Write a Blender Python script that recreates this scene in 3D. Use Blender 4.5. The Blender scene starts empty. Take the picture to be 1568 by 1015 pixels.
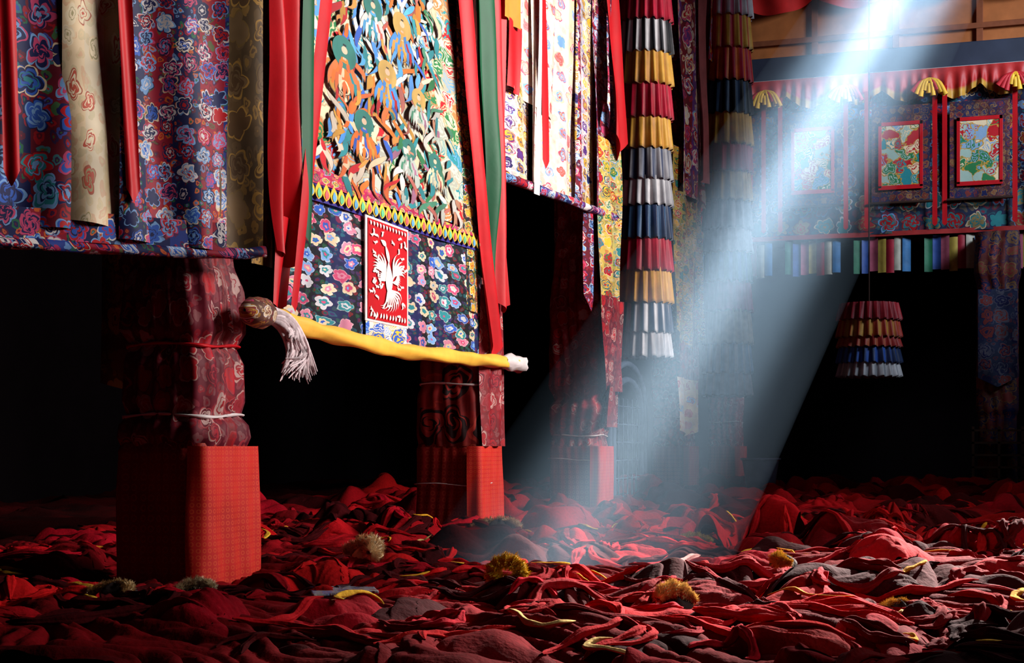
import bpy, bmesh, math, random
import numpy as np
from mathutils import Vector
random.seed(7); rng=np.random.RandomState(11)
sc=bpy.context.scene
sc.view_settings.view_transform='Standard'
ROW=-4.70
# ---------------------------------------------------------------- helpers
def link(o,parent=None):
    sc.collection.objects.link(o)
    if parent: o.parent=parent
    return o
def empty(name,loc=(0,0,0)):
    e=bpy.data.objects.new(name,None); e.empty_display_size=.2; link(e); return e
def mesh_np(name,V,F,mat,uv=None,col=None,parent=None,smooth=True):
    V=np.asarray(V,dtype=np.float32).reshape(-1,3); F=np.asarray(F,dtype=np.int32)
    k=F.shape[1]; me=bpy.data.meshes.new(name)
    me.vertices.add(len(V)); me.vertices.foreach_set('co',V.ravel())
    me.loops.add(F.size); me.loops.foreach_set('vertex_index',F.ravel())
    me.polygons.add(len(F))
    me.polygons.foreach_set('loop_start',np.arange(0,F.size,k,dtype=np.int32))
    me.polygons.foreach_set('loop_total',np.full(len(F),k,dtype=np.int32))
    if uv is not None:
        l=me.uv_layers.new(name='UVMap'); l.data.foreach_set('uv',np.asarray(uv,dtype=np.float32)[F.ravel()].ravel())
    if col is not None:
        c=np.ones((len(V),4),dtype=np.float32); c[:,:3]=col
        a=me.color_attributes.new('Col','FLOAT_COLOR','POINT'); a.data.foreach_set('color',c.ravel())
    me.update(calc_edges=True); me.validate()
    me.polygons.foreach_set('use_smooth',np.full(len(me.polygons),smooth))
    if mat: me.materials.append(mat)
    return link(bpy.data.objects.new(name,me),parent)
def gridF(nu,nv,wrap=False):
    i=np.arange(nu if wrap else nu-1); j=np.arange(nv-1)
    I,J=np.meshgrid(i,j,indexing='ij'); I2=(I+1)%nu
    return np.stack([I*nv+J,I2*nv+J,I2*nv+J+1,I*nv+J+1],-1).reshape(-1,4)
def vn(x,y,s=0.):
    ix=np.floor(x);iy=np.floor(y);fx=x-ix;fy=y-iy
    fx=fx*fx*(3-2*fx);fy=fy*fy*(3-2*fy)
    def h(a,b):
        t=np.sin(a*127.1+b*311.7+s*74.7)*43758.5453
        return t-np.floor(t)
    return (h(ix,iy)*(1-fx)+h(ix+1,iy)*fx)*(1-fy)+(h(ix,iy+1)*(1-fx)+h(ix+1,iy+1)*fx)*fy
class Acc:
    def __init__(s): s.V=[];s.F=[];s.C=[];s.n=0
    def add(s,V,F,c):
        V=np.asarray(V,float).reshape(-1,3); s.V.append(V); s.F.append(np.asarray(F)+s.n)
        cc=np.empty((len(V),3)); cc[:]=c; s.C.append(cc); s.n+=len(V)
    def obj(s,name,mat,parent=None,smooth=True):
        return mesh_np(name,np.concatenate(s.V),np.concatenate(s.F),mat,col=np.concatenate(s.C),parent=parent,smooth=smooth)
def boxVF(x0,x1,y0,y1,z0,z1):
    V=[(x,y,z) for x in(x0,x1) for y in(y0,y1) for z in(z0,z1)]
    F=[(0,1,3,2),(4,6,7,5),(0,4,5,1),(2,3,7,6),(0,2,6,4),(1,5,7,3)]
    return V,F
def box(name,x0,x1,y0,y1,z0,z1,mat,parent=None,bev=0.0):
    V,F=boxVF(x0,x1,y0,y1,z0,z1)
    o=mesh_np(name,V,F,mat,parent=parent,smooth=False)
    if bev:
        m=o.modifiers.new('b','BEVEL'); m.width=bev; m.segments=2
    return o
def tubeVF(pts,rad,ns=16,k=0,amp=0.,flat=1.,tw=0.):
    P=np.asarray(pts,float); n=len(P); T=np.gradient(P,axis=0); T/=np.linalg.norm(T,axis=1)[:,None]+1e-9
    up=np.array([0,0,1.]); S=np.cross(T,up); bad=np.linalg.norm(S,axis=1)<1e-3; S[bad]=(1,0,0)
    S/=np.linalg.norm(S,axis=1)[:,None]; U=np.cross(S,T)
    th=np.linspace(0,2*math.pi,ns,endpoint=False)
    r=np.broadcast_to(np.asarray(rad,float),(n,))
    t=np.linspace(0,1,n)
    R=r[:,None]*(1+amp*np.sin(k*th[None,:]+tw*t[:,None]))
    V=P[:,None,:]+S[:,None,:]*(R*np.cos(th))[:,:,None]+U[:,None,:]*(R*np.sin(th)*flat)[:,:,None]
    V=V.transpose(1,0,2).reshape(-1,3)
    return V,gridF(ns,n,True)
# ---------------------------------------------------------------- materials
class NT:
    def __init__(s,name):
        s.m=bpy.data.materials.new(name); s.m.use_nodes=True; s.nt=s.m.node_tree; s.nt.nodes.clear()
        s.out=s.n('ShaderNodeOutputMaterial')
    def n(s,t,**k):
        x=s.nt.nodes.new(t)
        for a,b in k.items(): setattr(x,a,b)
        return x
    def l(s,a,b): s.nt.links.new(a,b)
    def put(s,sock,v):
        if isinstance(v,bpy.types.NodeSocket): s.l(v,sock)
        else: sock.default_value=v
    def math(s,op,a,b=0.,c=None):
        x=s.n('ShaderNodeMath',operation=op); s.put(x.inputs[0],a); s.put(x.inputs[1],b)
        if c is not None: s.put(x.inputs[2],c)
        return x.outputs[0]
    def vm(s,op,a,b):
        x=s.n('ShaderNodeVectorMath',operation=op); s.put(x.inputs[0],a); s.put(x.inputs[1],b); return x.outputs[0]
    def mix(s,f,a,b):
        x=s.n('ShaderNodeMix',data_type='RGBA'); s.put(x.inputs[0],f)
        for i,v in((6,a),(7,b)):
            s.put(x.inputs[i],v if isinstance(v,bpy.types.NodeSocket) else (*v[:3],1))
        return x.outputs[2]
    def ramp(s,f,cols,interp='CONSTANT',pos=None):
        x=s.n('ShaderNodeValToRGB'); r=x.color_ramp; r.interpolation=interp; n=len(cols)
        for i in range(n-2): r.elements.new(.5)
        ps=pos or [i/n if interp=='CONSTANT' else i/max(1,n-1) for i in range(n)]
        for i in range(n): r.elements[i].position=ps[i]
        for i in range(n): r.elements[i].color=(*cols[i],1)
        s.l(f,x.inputs[0]); return x.outputs[0]
    def bsdf(s,col,rough=.7,sheen=0.,bump=None,bs=.3,bd=.01,spec=.3,metal=0):
        b=s.n('ShaderNodeBsdfPrincipled'); s.put(b.inputs['Base Color'],col if isinstance(col,bpy.types.NodeSocket) else (*col,1))
        b.inputs['Roughness'].default_value=rough; b.inputs['Specular IOR Level'].default_value=spec
        b.inputs['Sheen Weight'].default_value=sheen; b.inputs['Metallic'].default_value=metal
        if bump is not None:
            u=s.n('ShaderNodeBump'); u.inputs['Strength'].default_value=bs; u.inputs['Distance'].default_value=bd
            s.l(bump,u.inputs['Height']); s.l(u.outputs[0],b.inputs['Normal'])
        s.l(b.outputs[0],s.out.inputs[0]); return s.m
def plain(name,col,rough=.7,sheen=0.,var=.35,scale=6,spec=.2,bs=.3):
    t=NT(name); tc=t.n('ShaderNodeTexCoord'); no=t.n('ShaderNodeTexNoise'); no.inputs['Scale'].default_value=scale
    no.inputs['Detail'].default_value=5; t.l(tc.outputs['Object'],no.inputs['Vector'])
    c=t.mix(no.outputs[0],[x*(1-var) for x in col],[min(1,x*(1+var)) for x in col])
    return t.bsdf(c,rough,sheen,no.outputs[0],bs,.02,spec)
def vcol(name,rough=.75,sheen=0.,scale=14,spec=.2,bd=.02,bs=.35):
    t=NT(name); a=t.n('ShaderNodeVertexColor'); a.layer_name='Col'
    tc=t.n('ShaderNodeTexCoord'); no=t.n('ShaderNodeTexNoise'); no.inputs['Scale'].default_value=scale; no.inputs['Detail'].default_value=6
    t.l(tc.outputs['Object'],no.inputs['Vector'])
    f=t.math('MULTIPLY_ADD',no.outputs[0],.9,.55)
    v=t.n('ShaderNodeVectorMath',operation='SCALE'); t.l(a.outputs[0],v.inputs[0]); t.l(f,v.inputs['Scale'])
    return t.bsdf(v.outputs[0],rough,sheen,no.outputs[0],bs,bd,spec)
NAVY=(.008,.011,.070);BLACK=(.006,.006,.012);MAR=(.12,.004,.015);RED=(.40,.006,.012);WHT=(.62,.56,.56);BLU=(.025,.09,.42)
LB=(.16,.32,.60);PNK=(.50,.05,.14);TEAL=(.02,.20,.23);GRN=(.02,.15,.05);YEL=(.78,.42,.03);GLD=(.45,.22,.03);CRM=(.66,.50,.32);ORG=(.7,.14,.015);VIO=(.09,.025,.18)
def flower(name,sx,sy,grounds,strip,pal,petals=5,rad=.45,rnd=.35,fill=.6,fillpal=None,curl=True,lines=None,rough=.6,fs=2.7,dark=1.,outs=None):
    t=NT(name); tc=t.n('ShaderNodeTexCoord'); uv=tc.outputs['UV']
    se=t.n('ShaderNodeSeparateXYZ'); t.l(uv,se.inputs[0]); u=se.outputs[0]
    vec=t.vm('MULTIPLY',uv,(sx,sy,1))
    wn=t.n('ShaderNodeTexNoise'); wn.inputs['Scale'].default_value=1.3; t.l(vec,wn.inputs['Vector'])
    vec=t.vm('ADD',vec,t.vm('MULTIPLY',wn.outputs[1],(.6,.6,0)))
    def layer(vec,rad,petals,pal,rnd,curl):
        vo=t.n('ShaderNodeTexVoronoi',voronoi_dimensions='2D',feature='F1'); vo.inputs['Scale'].default_value=1; vo.inputs['Randomness'].default_value=rnd
        t.l(vec,vo.inputs['Vector'])
        lo=t.vm('SUBTRACT',vec,vo.outputs['Position']); s2=t.n('ShaderNodeSeparateXYZ'); t.l(lo,s2.inputs[0])
        ang=t.math('ARCTAN2',s2.outputs[1],s2.outputs[0])
        c=t.n('ShaderNodeSeparateColor'); t.l(vo.outputs['Color'],c.inputs[0])
        pet=t.math('ABSOLUTE',t.math('COSINE',t.math('MULTIPLY_ADD',ang,petals*.5,t.math('MULTIPLY',c.outputs[0],6.28))))
        if petals%2: pet=t.math('ABSOLUTE',t.math('COSINE',t.math('MULTIPLY',ang,petals*.5)))
        pet=t.math('POWER',pet,.6)
        rr=t.math('DIVIDE',vo.outputs['Distance'],t.math('MULTIPLY_ADD',pet,.36*rad,.64*rad))
        p1=t.ramp(c.outputs[0],pal); p2=t.ramp(c.outputs[1],pal[::-1]); p3=t.ramp(c.outputs[2],pal[2:]+pal[:2])
        if curl:
            sp=t.math('GREATER_THAN',t.math('SINE',t.math('MULTIPLY_ADD',rr,15.,t.math('MULTIPLY',ang,float(max(2,petals-2))))),.2)
            mid=t.mix(sp,p1,p2)
            mid=t.mix(t.math('LESS_THAN',rr,.52),mid,p3); mid=t.mix(t.math('LESS_THAN',rr,.44),mid,t.mix(sp,p2,p1))
        else:
            mid=t.mix(t.math('LESS_THAN',rr,.5),p1,p2)
        mid=t.mix(t.math('LESS_THAN',rr,.2),mid,p3)
        return t.math('LESS_THAN',rr,1.),t.math('LESS_THAN',rr,.88),mid,c
    wnz=t.n('ShaderNodeTexWhiteNoise',noise_dimensions='1D'); t.l(t.math('FLOOR',t.math('DIVIDE',u,strip)),wnz.inputs['W'])
    g=t.ramp(wnz.outputs[0],grounds if len(grounds)>1 else grounds*2)
    f1,_,fm,_=layer(t.vm('MULTIPLY',vec,(fs,fs,1)),.42,3,fillpal or pal,.8,False)
    g=t.mix(t.math('MULTIPLY',f1,fill),g,fm)
    m1,m2,mid,c=layer(vec,rad,petals,pal,rnd,curl)
    outl=t.ramp(c.outputs[2],outs or [WHT,NAVY,PNK,CRM,LB,MAR]) if curl else t.mix(.4,mid,(.75,.68,.66))
    g=t.mix(m1,g,outl); g=t.mix(m2,g,mid)
    if lines:
        fr=t.math('FRACT',t.math('DIVIDE',u,strip)); g=t.mix(t.math('LESS_THAN',fr,.08),g,lines)
    nb=t.n('ShaderNodeTexNoise'); nb.inputs['Scale'].default_value=3; t.l(tc.outputs['Object'],nb.inputs['Vector'])
    sc_=t.n('ShaderNodeVectorMath',operation='SCALE'); t.l(g,sc_.inputs[0]); t.l(t.math('MULTIPLY_ADD',nb.outputs[0],1.3*dark,.25*dark),sc_.inputs['Scale'])
    return t.bsdf(sc_.outputs[0],rough,0,nb.outputs[0],.4,.03,.2)
def thangka_mat(name,sx,sy,pal,sky=None,skyz=(3.4,4.2),edge=CRM):
    t=NT(name); tc=t.n('ShaderNodeTexCoord'); uv=tc.outputs['UV']
    vec=t.vm('MULTIPLY',uv,(sx,sy,1)); no=t.n('ShaderNodeTexNoise'); no.inputs['Scale'].default_value=.9; no.inputs['Detail'].default_value=3
    t.l(vec,no.inputs['Vector']); vec=t.vm('ADD',vec,t.vm('MULTIPLY',no.outputs[1],(2.6,2.0,0)))
    vo=t.n('ShaderNodeTexVoronoi',voronoi_dimensions='2D'); vo.inputs['Scale'].default_value=1.; t.l(vec,vo.inputs['Vector'])
    ve=t.n('ShaderNodeTexVoronoi',voronoi_dimensions='2D',feature='DISTANCE_TO_EDGE'); ve.inputs['Scale'].default_value=1.; t.l(vec,ve.inputs['Vector'])
    c=t.n('ShaderNodeSeparateColor'); t.l(vo.outputs['Color'],c.inputs[0])
    a=t.ramp(c.outputs[0],pal); b=t.ramp(c.outputs[1],pal[::-1])
    stripe=t.math('GREATER_THAN',t.math('SINE',t.math('MULTIPLY',vo.outputs['Distance'],26.)),.45)
    g=t.mix(stripe,a,b)
    if sky:
        se=t.n('ShaderNodeSeparateXYZ'); t.l(uv,se.inputs[0])
        mr=t.n('ShaderNodeMapRange'); mr.inputs[1].default_value=skyz[0]; mr.inputs[2].default_value=skyz[1]
        t.l(t.math('SUBTRACT',t.math('ADD',se.outputs[1],t.math('MULTIPLY',no.outputs[0],.5)),t.math('MULTIPLY',se.outputs[0],.3)),mr.inputs[0])
        k=t.math('GREATER_THAN',mr.outputs[0],c.outputs[2])
        g=t.mix(k,g,t.mix(t.math('GREATER_THAN',c.outputs[1],.72),sky,WHT))
    g=t.mix(t.math('LESS_THAN',ve.outputs[0],.04),g,edge)
    return t.bsdf(g,.6,0,no.outputs[0],.4,.03,.2)
def lattice(name,base,dot,sc_=14):
    t=NT(name); tc=t.n('ShaderNodeTexCoord'); vo=t.n('ShaderNodeTexVoronoi',voronoi_dimensions='2D'); vo.inputs['Randomness'].default_value=0
    vo.inputs['Scale'].default_value=sc_; t.l(tc.outputs['UV'],vo.inputs['Vector'])
    d=vo.outputs['Distance']; ring=t.math('MULTIPLY',t.math('GREATER_THAN',d,.2),t.math('LESS_THAN',d,.36))
    no=t.n('ShaderNodeTexNoise'); no.inputs['Scale'].default_value=3; t.l(tc.outputs['Object'],no.inputs['Vector'])
    g=t.mix(ring,t.mix(no.outputs[0],[x*.6 for x in base],[x*1.35 for x in base]),dot)
    return t.bsdf(g,.6,0,no.outputs[0],.5,.03,.2)
M={}
M['robe']=vcol('robe_wool',.9,0,40,.05,.010,.6)
M['silk']=vcol('coloured_silk',.5,0,5,.3)
M['fur']=vcol('woollen_fringe',.9,0,30,.1)
M['crimson']=plain('crimson_cotton',(.55,.016,.015),.65,0,.3,4)
M['ribbon']=plain('red_silk_ribbon',(.42,.003,.008),.5,0,.35,3,.2)
M['green']=plain('green_silk',(.004,.065,.025),.5,0,.35,3,.15)
M['yellow']=plain('saffron_silk',(.85,.43,.05),.5,0,.3,5,.4)
M['wood_dark']=plain('dark_timber',(.03,.012,.008),.7,0,.4,4)
M['wood']=plain('varnished_timber',(.40,.12,.035),.5,0,.4,3,.3)
M['mull']=plain('mullion_wood',(.22,.06,.025))
M['rack']=plain('rack_dark_wood',(.05,.022,.014))
M['hall_shade']=plain('hall_shade_black',(.005,.003,.004),.9,0,.3,2,.03)  # near black puts the darkness of the hall into the surface colour
M['floor']=plain('worn_stone_floor',(.05,.03,.03),.7,0,.4,3,.2)
M['khata']=plain('white_scarf_silk',(.62,.54,.54),.5,0,.25,9,.3)
M['knob']=flower('knob_brocade',9,9,[(.1,.04,.03)],1,[GLD,(.2,.1,.06),(.2,.02,.02),CRM])
M['beam']=plain('painted_beam_blue',(.03,.035,.06),.5,0,.4,2,.3)
M['lat']=lattice('red_figured_cotton_shaded',(.20,.005,.005),(.26,.025,.012),15)  # pillar cotton with its shaded front put into the colour
M['lat2']=lattice('red_figured_cotton_lit',(.50,.016,.013),(.54,.05,.018),24)  # same cotton in a brighter colour for the lit court side
A1=flower('paisley_navy',5.2,4.4,[NAVY,MAR,NAVY,VIO],.24,[NAVY,LB,RED,BLU,PNK,NAVY,TEAL],5,.48,.5,.75,[GRN,MAR,BLU,RED,TEAL,NAVY],dark=.85)
A2=flower('cream_floral_brocade',6.5,3.8,[CRM,(.60,.50,.36),(.56,.42,.25)],.13,[(.6,.5,.36),(.45,.08,.05),(.35,.3,.16),(.7,.58,.4)],4,.3,.6,.45,[(.5,.38,.2),(.4,.35,.2),(.5,.22,.12)],outs=[CRM,(.5,.3,.15),(.35,.1,.06)],dark=.9)
A3=flower('striped_medallion_brocade',8.6,7.4,[NAVY,(.26,.006,.025),NAVY,MAR,(.02,.04,.22)],.17,[NAVY,LB,RED,WHT,PNK,NAVY,BLU],6,.47,.5,.7,[MAR,GRN,RED,LB,ORG,NAVY],dark=.85)
A4=flower('olive_gold_brocade',6,3.5,[(.08,.045,.018),(.06,.035,.015)],.2,[(.26,.14,.03),(.12,.07,.03),(.07,.035,.013)],5,.42,.3,.5,outs=[(.26,.14,.03),(.12,.07,.02)])
B1=thangka_mat('figured_applique_ground',2.4,6.0,[(.36,.38,.30),(.50,.45,.38),(.45,.16,.05),CRM,TEAL,(.3,.3,.25),(.5,.42,.25),GRN,(.4,.42,.36),RED,(.1,.27,.5)],(.08,.25,.60),(3.0,4.0),(.4,.3,.18))
B2=flower('black_blossom_brocade',3.0,8.2,[BLACK,NAVY,BLACK],.4,[PNK,LB,(.50,.50,.54),TEAL,(.6,.2,.3),CRM,BLU],5,.42,.6,.35,[TEAL,RED,GRN,VIO],curl=False,dark=.9)
B3=flower('gold_green_border_brocade',5,8,[(.03,.06,.03),BLACK],.2,[YEL,GRN,RED,GLD],5,.45,.3,.5)
C1=flower('ivory_brocade',2.2,4.5,[CRM,WHT,(.62,.52,.45)],.5,[CRM,(.6,.2,.22),(.45,.1,.08),LB,WHT],4,.36,.5,.5,[CRM,(.6,.3,.25),(.5,.4,.35)],fs=2.2,outs=[CRM,PNK,WHT])
C2=flower('checked_violet_brocade',2.8,7,[WHT,CRM,(.5,.45,.55)],.3,[NAVY,VIO,WHT,GLD,YEL],4,.46,.1,.4,[YEL,VIO,NAVY])
C3=flower('violet_medallion_brocade',2.6,6,[VIO,MAR,NAVY],.3,[LB,PNK,NAVY,WHT,RED],5,.46,.3,.6)
C4=flower('yellow_green_brocade',3,6,[(.55,.38,.08),(.4,.33,.1)],.3,[YEL,CRM,GRN,RED,TEAL],5,.44,.3,.6)
PB=flower('pillar_red_brocade',5.5,4.8,[(.20,.005,.012),MAR],.3,[(.28,.008,.015),(.45,.28,.26),(.32,.015,.03),RED,MAR],4,.42,.5,.35,[(.35,.06,.08),(.35,.15,.15),RED],outs=[(.45,.25,.22),MAR,(.35,.04,.05)],dark=.9)
PC=flower('carved_pillar_paint',2.4,2.4,[(.20,.010,.010)],.5,[(.015,.003,.004),(.32,.02,.015),(.01,.003,.004),(.25,.015,.015)],2,.5,.4,.2,[(.03,.008,.008),(.3,.04,.02)],outs=[(.35,.03,.02),(.02,.004,.004)])
G1=flower('gallery_blue_brocade',2.8,2.8,[(.02,.05,.12),(.12,.02,.03),(.02,.03,.09)],.5,[TEAL,GLD,RED,LB,NAVY],6,.42,.3,.6,dark=.75)
G2=flower('gallery_lattice_brocade',2.2,2.2,[(.02,.03,.08)],.9,[(.3,.2,.08),RED,TEAL],6,.46,.0,.4,dark=.7)
T1=thangka_mat('small_thangka_paint',4,4,[TEAL,(.3,.4,.35),CRM,GRN,RED,(.2,.3,.45)],edge=GLD)
ORN=flower('orange_brocade',3,3,[ORG,RED],.5,[YEL,PNK,RED,LB],5,.45,.3,.6)
# ---------------------------------------------------------------- camera
cam=bpy.data.cameras.new('cam'); camo=bpy.data.objects.new('camera',cam); link(camo)
cam.sensor_width=36; cam.lens=36*2200/1568.; cam.shift_y=(683-507.5)/1568.
camo.location=(0,0,1.0); camo.rotation_euler=(math.pi/2,0,math.atan(716/2200)); sc.camera=camo
cam.clip_end=200
CT,ST=math.cos(math.atan(716/2200)),math.sin(math.atan(716/2200))
# ---------------------------------------------------------------- shell
box('floor',-16,12,1,42,-.2,0,M['floor'])
box('wall_left',-16.2,-16,1,42,0,12,M['hall_shade'])
box('wall_back',-16,12,41.8,42,0,12,M['hall_shade'])
box('ceiling',-16,-5.6,1,42,12,12.2,M['hall_shade'])
box('lintel_beam',-5.3,-4.9,4,33,11.2,11.7,M['beam'])
# ---------------------------------------------------------------- sheet
def sheet(name,a,b,z0,z1,mat,parent=None,z0b=None,at=None,bt=None,nu=60,nv=40,fold=.02,freq=9.,off=0.,point=0.,sag=0.,seed=0.,uvs=1.,flare=0.):
    a=np.array(a,float);b=np.array(b,float);at=np.array(at if at is not None else a,float);bt=np.array(bt if bt is not None else b,float)
    L=np.linalg.norm(b-a); d=(b-a)/L; n=np.array([d[1],-d[0]])
    U,Vv=np.meshgrid(np.linspace(0,1,nu),np.linspace(0,1,nv),indexing='ij')
    zb=z0+(z0b-z0)*U if z0b is not None else z0+0*U
    zb=zb-point*(1-np.abs(2*U-1))-sag*4*U*(1-U)
    Z=zb+(z1-zb)*Vv
    xy=(a+(b-a)*U[...,None])*(1-Vv[...,None])+(at+(bt-at)*U[...,None])*Vv[...,None]
    w=off+fold*(np.sin(U*L*freq+seed*3+1.2*np.sin(Z*1.3+seed))*(.5+.5*(1-Vv)*(1+flare)))+fold*1.2*(vn(U*L*3,Z*1.1,seed)-.5)
    xy=xy+n*w[...,None]
    V=np.concatenate([xy,Z[...,None]],-1).reshape(-1,3)
    uv=np.stack([(U*L*uvs+seed*3.1),Z*uvs],-1).reshape(-1,2)
    return mesh_np(name,V,gridF(nu,nv),mat,uv=uv,parent=parent)
R=lambda y,dx=0.:(ROW+dx,y)
# ---------------------------------------------------------------- pillars
def ring_col(name,cx,cy,prof,w,mat,parent,ns=72,foldamp=.01,foldk=26,seed=0.,p=7.,dz=.04,lump=.012):
    zs=[];ss=[]
    for (z0,s0),(z1,s1) in zip(prof[:-1],prof[1:]):
        m=max(2,int(min(60,(z1-z0)/dz)))
        for i in range(m): zs.append(z0+(z1-z0)*i/m); q=i/m; q=q*q*(3-2*q); ss.append(s0+(s1-s0)*q)
    zs.append(prof[-1][0]); ss.append(prof[-1][1]); zs=np.array(zs);ss=np.array(ss)
    th=np.linspace(0,2*math.pi,ns,endpoint=False)
    rad=(np.abs(np.cos(th))**p+np.abs(np.sin(th))**p)**(-1/p)
    T,Z=np.meshgrid(th,zs,indexing='ij'); S=np.broadcast_to(ss,T.shape)
    r=w/2*rad[:,None]*S+foldamp*np.sin(foldk*T+2*np.sin(Z*3+seed)+seed)+lump*2*(vn(T*3,Z*4,seed)-.5)
    V=np.stack([cx+r*np.cos(T),cy+r*np.sin(T),Z],-1).reshape(-1,3)
    uv=np.stack([T*w*.62+seed,Z],-1).reshape(-1,2)
    return mesh_np(name,V,gridF(ns,len(zs),True),mat,uv=uv,parent=parent)
def ring_band(name,cx,cy,w,z,r,mat,parent,seed=0.):
    th=np.linspace(0,2*math.pi,60); rad=(np.abs(np.cos(th))**7+np.abs(np.sin(th))**7)**(-1/7)*w/2
    pts=np.stack([cx+rad*np.cos(th),cy+rad*np.sin(th),z+.012*np.sin(th*3+seed)],-1)
    V,F=tubeVF(pts,r*(1+.25*np.sin(th*7+seed)),10,3,.15,1.,9); mesh_np(name,V,F,mat,parent=parent)
def smooth_path(ctrl,n=40):
    C=np.array(ctrl,float); t=np.linspace(0,len(C)-1,n); out=[]
    for q in t:
        i=min(int(q),len(C)-2); f=q-i; p0=C[max(i-1,0)];p1=C[i];p2=C[i+1];p3=C[min(i+2,len(C)-1)]
        out.append(.5*((2*p1)+(-p0+p2)*f+(2*p0-5*p1+4*p2-p3)*f*f+(-p0+3*p1-3*p2+p3)*f**3))
    return np.array(out)
def drape_wrap(name,y,mat,parent,seed):
    """cloth wrapped round the court side: front corner, side face, back corner, soft vertical folds"""
    p=[]; r=.05; x1=ROW+.035; ya=y-W-.03; yb=y+.02
    for t in np.linspace(0,1,8): p.append((ROW-.10+(.10-r)*t,ya))
    for a in np.linspace(0,math.pi/2,8): p.append((x1-r+r*math.sin(a),ya+r-r*math.cos(a)))
    for t in np.linspace(.03,.97,50): p.append((x1,ya+r+(yb-ya-2*r)*t))
    for a in np.linspace(0,math.pi/2,8): p.append((x1-r+r*math.cos(a),yb-r+r*math.sin(a)))
    for t in np.linspace(.1,1,6): p.append((x1-r-.12*t,yb))
    P=np.array(p); T=np.gradient(P,axis=0); T/=np.linalg.norm(T,axis=1)[:,None]; N=np.stack([T[:,1],-T[:,0]],-1)
    s=np.concatenate([[0],np.cumsum(np.linalg.norm(np.diff(P,axis=0),axis=1))])
    zs=np.linspace(.02,1.0,40); S,Z=np.meshgrid(s,zs,indexing='ij')
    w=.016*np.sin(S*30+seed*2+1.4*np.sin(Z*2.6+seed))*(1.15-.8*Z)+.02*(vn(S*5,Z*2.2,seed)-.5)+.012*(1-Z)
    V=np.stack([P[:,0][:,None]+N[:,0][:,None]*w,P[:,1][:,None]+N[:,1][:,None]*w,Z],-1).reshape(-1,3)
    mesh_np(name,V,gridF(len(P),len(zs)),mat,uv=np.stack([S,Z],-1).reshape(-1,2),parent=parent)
PY=[8.77,14.03,18.72,24.9,30.3]; W=.68
profs=[
 [(1.0,.95),(1.06,1.02),(1.14,1.0),(1.2,.88),(1.3,.96),(1.55,.94),(1.66,.80),(1.76,.95),(2.0,.9),(2.25,.74),(2.6,.84),(11.2,.84)],
 [(1.0,.96),(1.1,1.0),(1.5,.98),(1.62,.88),(1.75,.94),(2.3,.85),(3,.82),(11.2,.82)],
 [(1.0,.96),(1.12,.9),(1.2,1.0),(1.5,1.04),(1.62,.84),(1.8,1.02),(2.6,1.0),(3.6,.85),(11.2,.82)],
 [(1.0,.96),(1.5,.9),(1.9,1.0),(2.5,.95),(11.2,.85)],
 [(1.0,.96),(1.5,.9),(1.9,1.0),(2.5,.95),(11.2,.85)]]
for i,y in enumerate(PY):
    e=empty('wrapped_pillar'); cx=ROW-W/2; cy=y-W/2
    ring_col('red_cotton_wrap',cx,cy,[(0,1.02),(.5,1.0),(.97,.98),(1.02,.93)],W,M['lat'],e,96,.007,22,i*1.7,9.,.03,.008)
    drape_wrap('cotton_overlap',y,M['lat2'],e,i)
    ring_col('brocade_wrap',cx,cy,profs[i],W,PB if i!=1 else PC,e,96,.016,18,i*2.3+.5,6.)
    if i==1: sheet('brocade_overlap',(ROW+.03,y-W*.95),(ROW+.03,y+.02),1.0,2.6,PB,e,fold=.03,freq=20,seed=2,nu=40,nv=50,off=.01)
    ring_band('scarf_tie',cx,cy,W*(.92 if i!=2 else .95),[1.2,1.62,1.14,1.5,1.5][i],.010,M['khata'],e,i)
    if i==0: ring_band('scarf_tie_upper',cx,cy,W*.86,1.66,.010,M['ribbon'],e,i)
    if i in(1,2): ring_band('white_cord',cx,cy,W*1.06,[0,.62,.83][i],.005,M['khata'],e,i)
    box('plinth_stone',cx-.42,cx+.42,cy-.42,cy+.42,0,.06,M['floor'],e,.01)
# ---------------------------------------------------------------- banner A
e=empty('patchwork_brocade_banner'); a0=np.array([-6.5,5.97]); a1=np.array([-4.44,8.33]); LA=3.13
def pa(s): return tuple(a0+(a1-a0)*s/LA)
for nm,s0,s1,zb0,zb1,m,of in [('paisley_panel',0,1.93,2.33,2.34,A1,0),('cream_panel',1.88,2.27,2.40,2.36,A2,.025),('medallion_panel',2.22,2.93,2.30,2.27,A3,.01),('olive_panel',2.88,3.16,2.27,2.27,A4,-.02)]:
    sheet(nm,pa(s0),pa(s1),zb0-.03,6.2,m,e,z0b=zb1-.03,off=of,fold=.042,freq=14,seed=s0+.3,nu=110,nv=60)
sheet('paisley_border',pa(0),pa(2.9),2.22,2.42,A3,e,z0b=2.24,off=.02,fold=.012,freq=8,nu=90,nv=6,seed=1.7,uvs=.8)
pts=smooth_path([(*pa(0),2.18),(*pa(1.5),2.20),(*pa(2.2),2.21),(*pa(2.9),2.23),(*pa(3.18),2.26)],60)
V,F=tubeVF(pts,.035,14,3,.12,1,30); mesh_np('rolled_hem',V,F,A3,parent=e,uv=np.stack([V[:,1]*1,V[:,2]+V[:,0]],-1))
for s0,st,zb in [(1.58,1.50,2.62),(2.30,2.12,2.58)]:
    sheet('red_streamer',pa(s0-.045),pa(s0+.045),zb,6.2,M['ribbon'],e,at=pa(st-.045),bt=pa(st+.045),point=.1,off=.08,fold=.014,freq=60,nu=16,nv=50,seed=s0)
V,F=tubeVF([(*pa(-.05),6.2),(*pa(1.5),6.2),(*pa(3.2),6.2)],.05,10); mesh_np('hanging_pole',V,F,M['wood_dark'],parent=e)
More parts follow.
